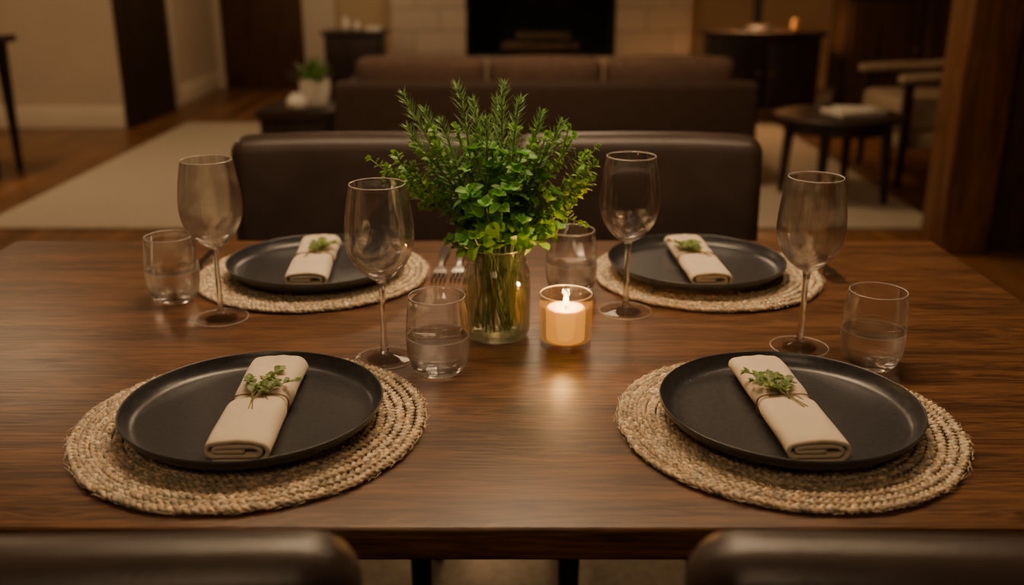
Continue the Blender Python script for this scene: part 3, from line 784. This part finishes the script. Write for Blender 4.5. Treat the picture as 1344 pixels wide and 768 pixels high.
tb = root('water_tumbler', (-.0855, 1.05, TZ)); tag(tb, 'stemless rounded glass half filled with water', 'tumbler', 'water tumblers')
to = [(0, 0), (.024, 0), (.0285, .0028), (.0345, .014), (.0368, .030), (.0372, .045), (.0360, .065), (.0338, .085), (.0330, .0920), (.0324, .0932), (.0314, .0932), (.0309, .0920)]
ti = [(.0321, .085), (.0345, .065), (.0357, .045), (.0353, .031), (.0328, .0165), (.0275, .0095), (.02, .0078), (0, .0078)]
Buf().lathe(chaikin(to + ti, 2), 72).build('glass', M_glass, tb, smooth=180)
Buf().ring(.0320, .0930, .0006).build('rim', M_rim, tb, smooth=180)
side = chaikin([(0, .0076), (.02, .0076), (.0277, .0093), (.0330, .0163), (.0355, .031), (.03590, .042), (.03588, .046)], 2)
Buf().lathe(side + [(.0352, .0453), (0, .0451)], 72).build('water', M_water, tb, smooth=50)
Buf().ring(.0354, .0457, .00045).build('meniscus', M_rim, tb, smooth=180)
clone(tb, (.423, 1.067, TZ)); clone(tb, (-.476, 1.304, TZ)); clone(tb, (.085, 1.338, TZ))

# ------------------------------------------------------------------ votive candle
vc = root('votive_candle', (.066, 1.127, TZ)); tag(vc, 'lit peach candle in a short clear glass holder', 'candle')
Buf().lathe([(0, 0), (.0295, 0), (.0312, .0015), (.0322, .006), (.0327, .069), (.0320, .0700), (.0306, .0700), (.0301, .069), (.0294, .013), (.027, .0095), (0, .0095)], 64).build('glass_holder', M_holder, vc, smooth=50)
Buf().ring(.0314, .0698, .0008).build('rim', M_rim, vc, smooth=180)
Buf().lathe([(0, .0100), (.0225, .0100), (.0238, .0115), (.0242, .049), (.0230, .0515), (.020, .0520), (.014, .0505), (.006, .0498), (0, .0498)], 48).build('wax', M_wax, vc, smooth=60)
Buf().tube([(0, 0, .049), (.0003, 0, .053), (.001, 0, .0565)], .0007, 6).build('wick', M_black, vc)
Buf().lathe(chaikin([(0, .0540), (.0026, .0552), (.0036, .0590), (.0026, .0650), (.0008, .0700), (0, .072)], 2), 20).build('flame', M_flame, vc)

# ------------------------------------------------------------------ cutlery
def strip(buf, st):
    vs = []
    for y, xc, hw, z, th in st:
        vs += [(xc - hw, y, z - th), (xc + hw, y, z - th), (xc + hw * .9, y, z + th), (xc - hw * .9, y, z + th)]
    n = len(st); fs = [(0, 3, 2, 1), ((n - 1) * 4, (n - 1) * 4 + 1, (n - 1) * 4 + 2, (n - 1) * 4 + 3)]
    for i in range(n - 1):
        for k in range(4):
            l = (k + 1) % 4; fs.append((i * 4 + k, i * 4 + l, i * 4 + 4 + l, i * 4 + 4 + k))
    buf.add(vs, fs)
fb = Buf()
strip(fb, [(.19, 0, .004, .0025, .001), (.185, 0, .0085, .0025, .0012), (.16, 0, .0085, .004, .0013), (.12, 0, .0055, .007, .0014), (.085, 0, .0030, .008, .0016), (.066, 0, .0035, .0065, .0013), (.058, 0, .0085, .0050, .0009), (.048, 0, .0115, .0036, .0008), (.040, 0, .0118, .0034, .0008)])
for k in range(4):
    xc = -.0096 + k * .0064
    strip(fb, [(.041, xc, .0021, .0034, .0008), (.02, xc, .0016, .0036, .0008), (.006, xc * .97, .0013, .0062, .0007), (0, xc * .96, .0006, .0085, .0005)])
fk = fb.build('fork', M_steel, loc=(-.110, 1.375, TZ), smooth=40)
tag(fk, 'polished steel fork on the table beside a placemat', 'fork', 'forks')
clone(fk, (-.082, 1.378, TZ)); clone(fk, (.486, 1.375, TZ))
kb = Buf()
strip(kb, [(.2, 0, .006, .0035, .0025), (.19, 0, .008, .0035, .003), (.10, 0, .006, .0035, .003), (.095, 0, .006, .0035, .0015)])
strip(kb, [(.097, 0, .006, .003, .0012), (.085, .001, .0085, .003, .0008), (.02, .001, .0085, .003, .0006), (.005, .004, .005, .003, .0005), (0, .006, .001, .003, .0004)])
kf = kb.build('table_knife', M_steel, loc=(-.488, 1.362, TZ), smooth=40); tag(kf, 'polished steel table knife beside a placemat', 'knife', 'table knives')
clone(kf, (.112, 1.386, TZ))

# ------------------------------------------------------------------ lights
def area(name, loc, size, e, col, rot=(0, 0, 0), sy=None):
    l = bpy.data.lights.new(name, 'AREA'); l.energy = e; l.color = col; l.size = size
    if sy: l.shape = 'RECTANGLE'; l.size_y = sy
    o = bpy.data.objects.new(name, l); COL.objects.link(o); o.location = loc; o.rotation_euler = rot; return o
def point(name, loc, e, col, r):
    l = bpy.data.lights.new(name, 'POINT'); l.energy = e; l.color = col; l.shadow_soft_size = r
    o = bpy.data.objects.new(name, l); COL.objects.link(o); o.location = loc; return o
W1 = (1.0, .69, .40)
area('pendant_light', (0, 1.45, 2.1), .7, 17, W1, sy=.25)
for i, (x, y) in enumerate(((-.55, 1.5), (0.05, 1.75), (.6, 1.45))):
    point('highlight_point_%s' % 'abc'[i], (x, y, 1.85), 8.0, W1, .05)  # added unseen points, placed for crisp highlights on glass and plates
area('living_light', (.15, 4.6, 2.55), .8, 34, W1)
area('entry_wall_fill', (-3.3, 5.3, 2.55), .8, 32, W1)  # added unseen fill that brightens the left wall
area('ceiling_area_far', (-1.2, 8.2, 2.55), .8, 18, W1)  # area light under the ceiling, no fixture modelled
area('ceiling_area_rear', (-.3, -1.0, 2.55), .9, 12, W1)  # area light behind the camera, no fixture modelled
point('lamp_bulb', (1.93, 7.96, 1.20), 28, (1, .6, .28), .05)
point('candle_glow', (.066, 1.127, TZ + .066), 1.6, (1, .46, .12), .005)
w = bpy.data.worlds.new('World'); S.world = w; w.use_nodes = True
w.node_tree.nodes['Background'].inputs[0].default_value = (.02, .013, .008, 1)

# ------------------------------------------------------------------ camera
cam = bpy.data.cameras.new('Camera'); co = bpy.data.objects.new('Camera', cam); COL.objects.link(co)
co.location = (0, 0, 1.202); co.rotation_euler = (math.radians(90 - 18.7), 0, 0)
cam.sensor_width = 36; cam.lens = 34.3; cam.clip_start = .01
cam.dof.use_dof = True; cam.dof.focus_distance = 1.05; cam.dof.aperture_fstop = 3.2
S.camera = co
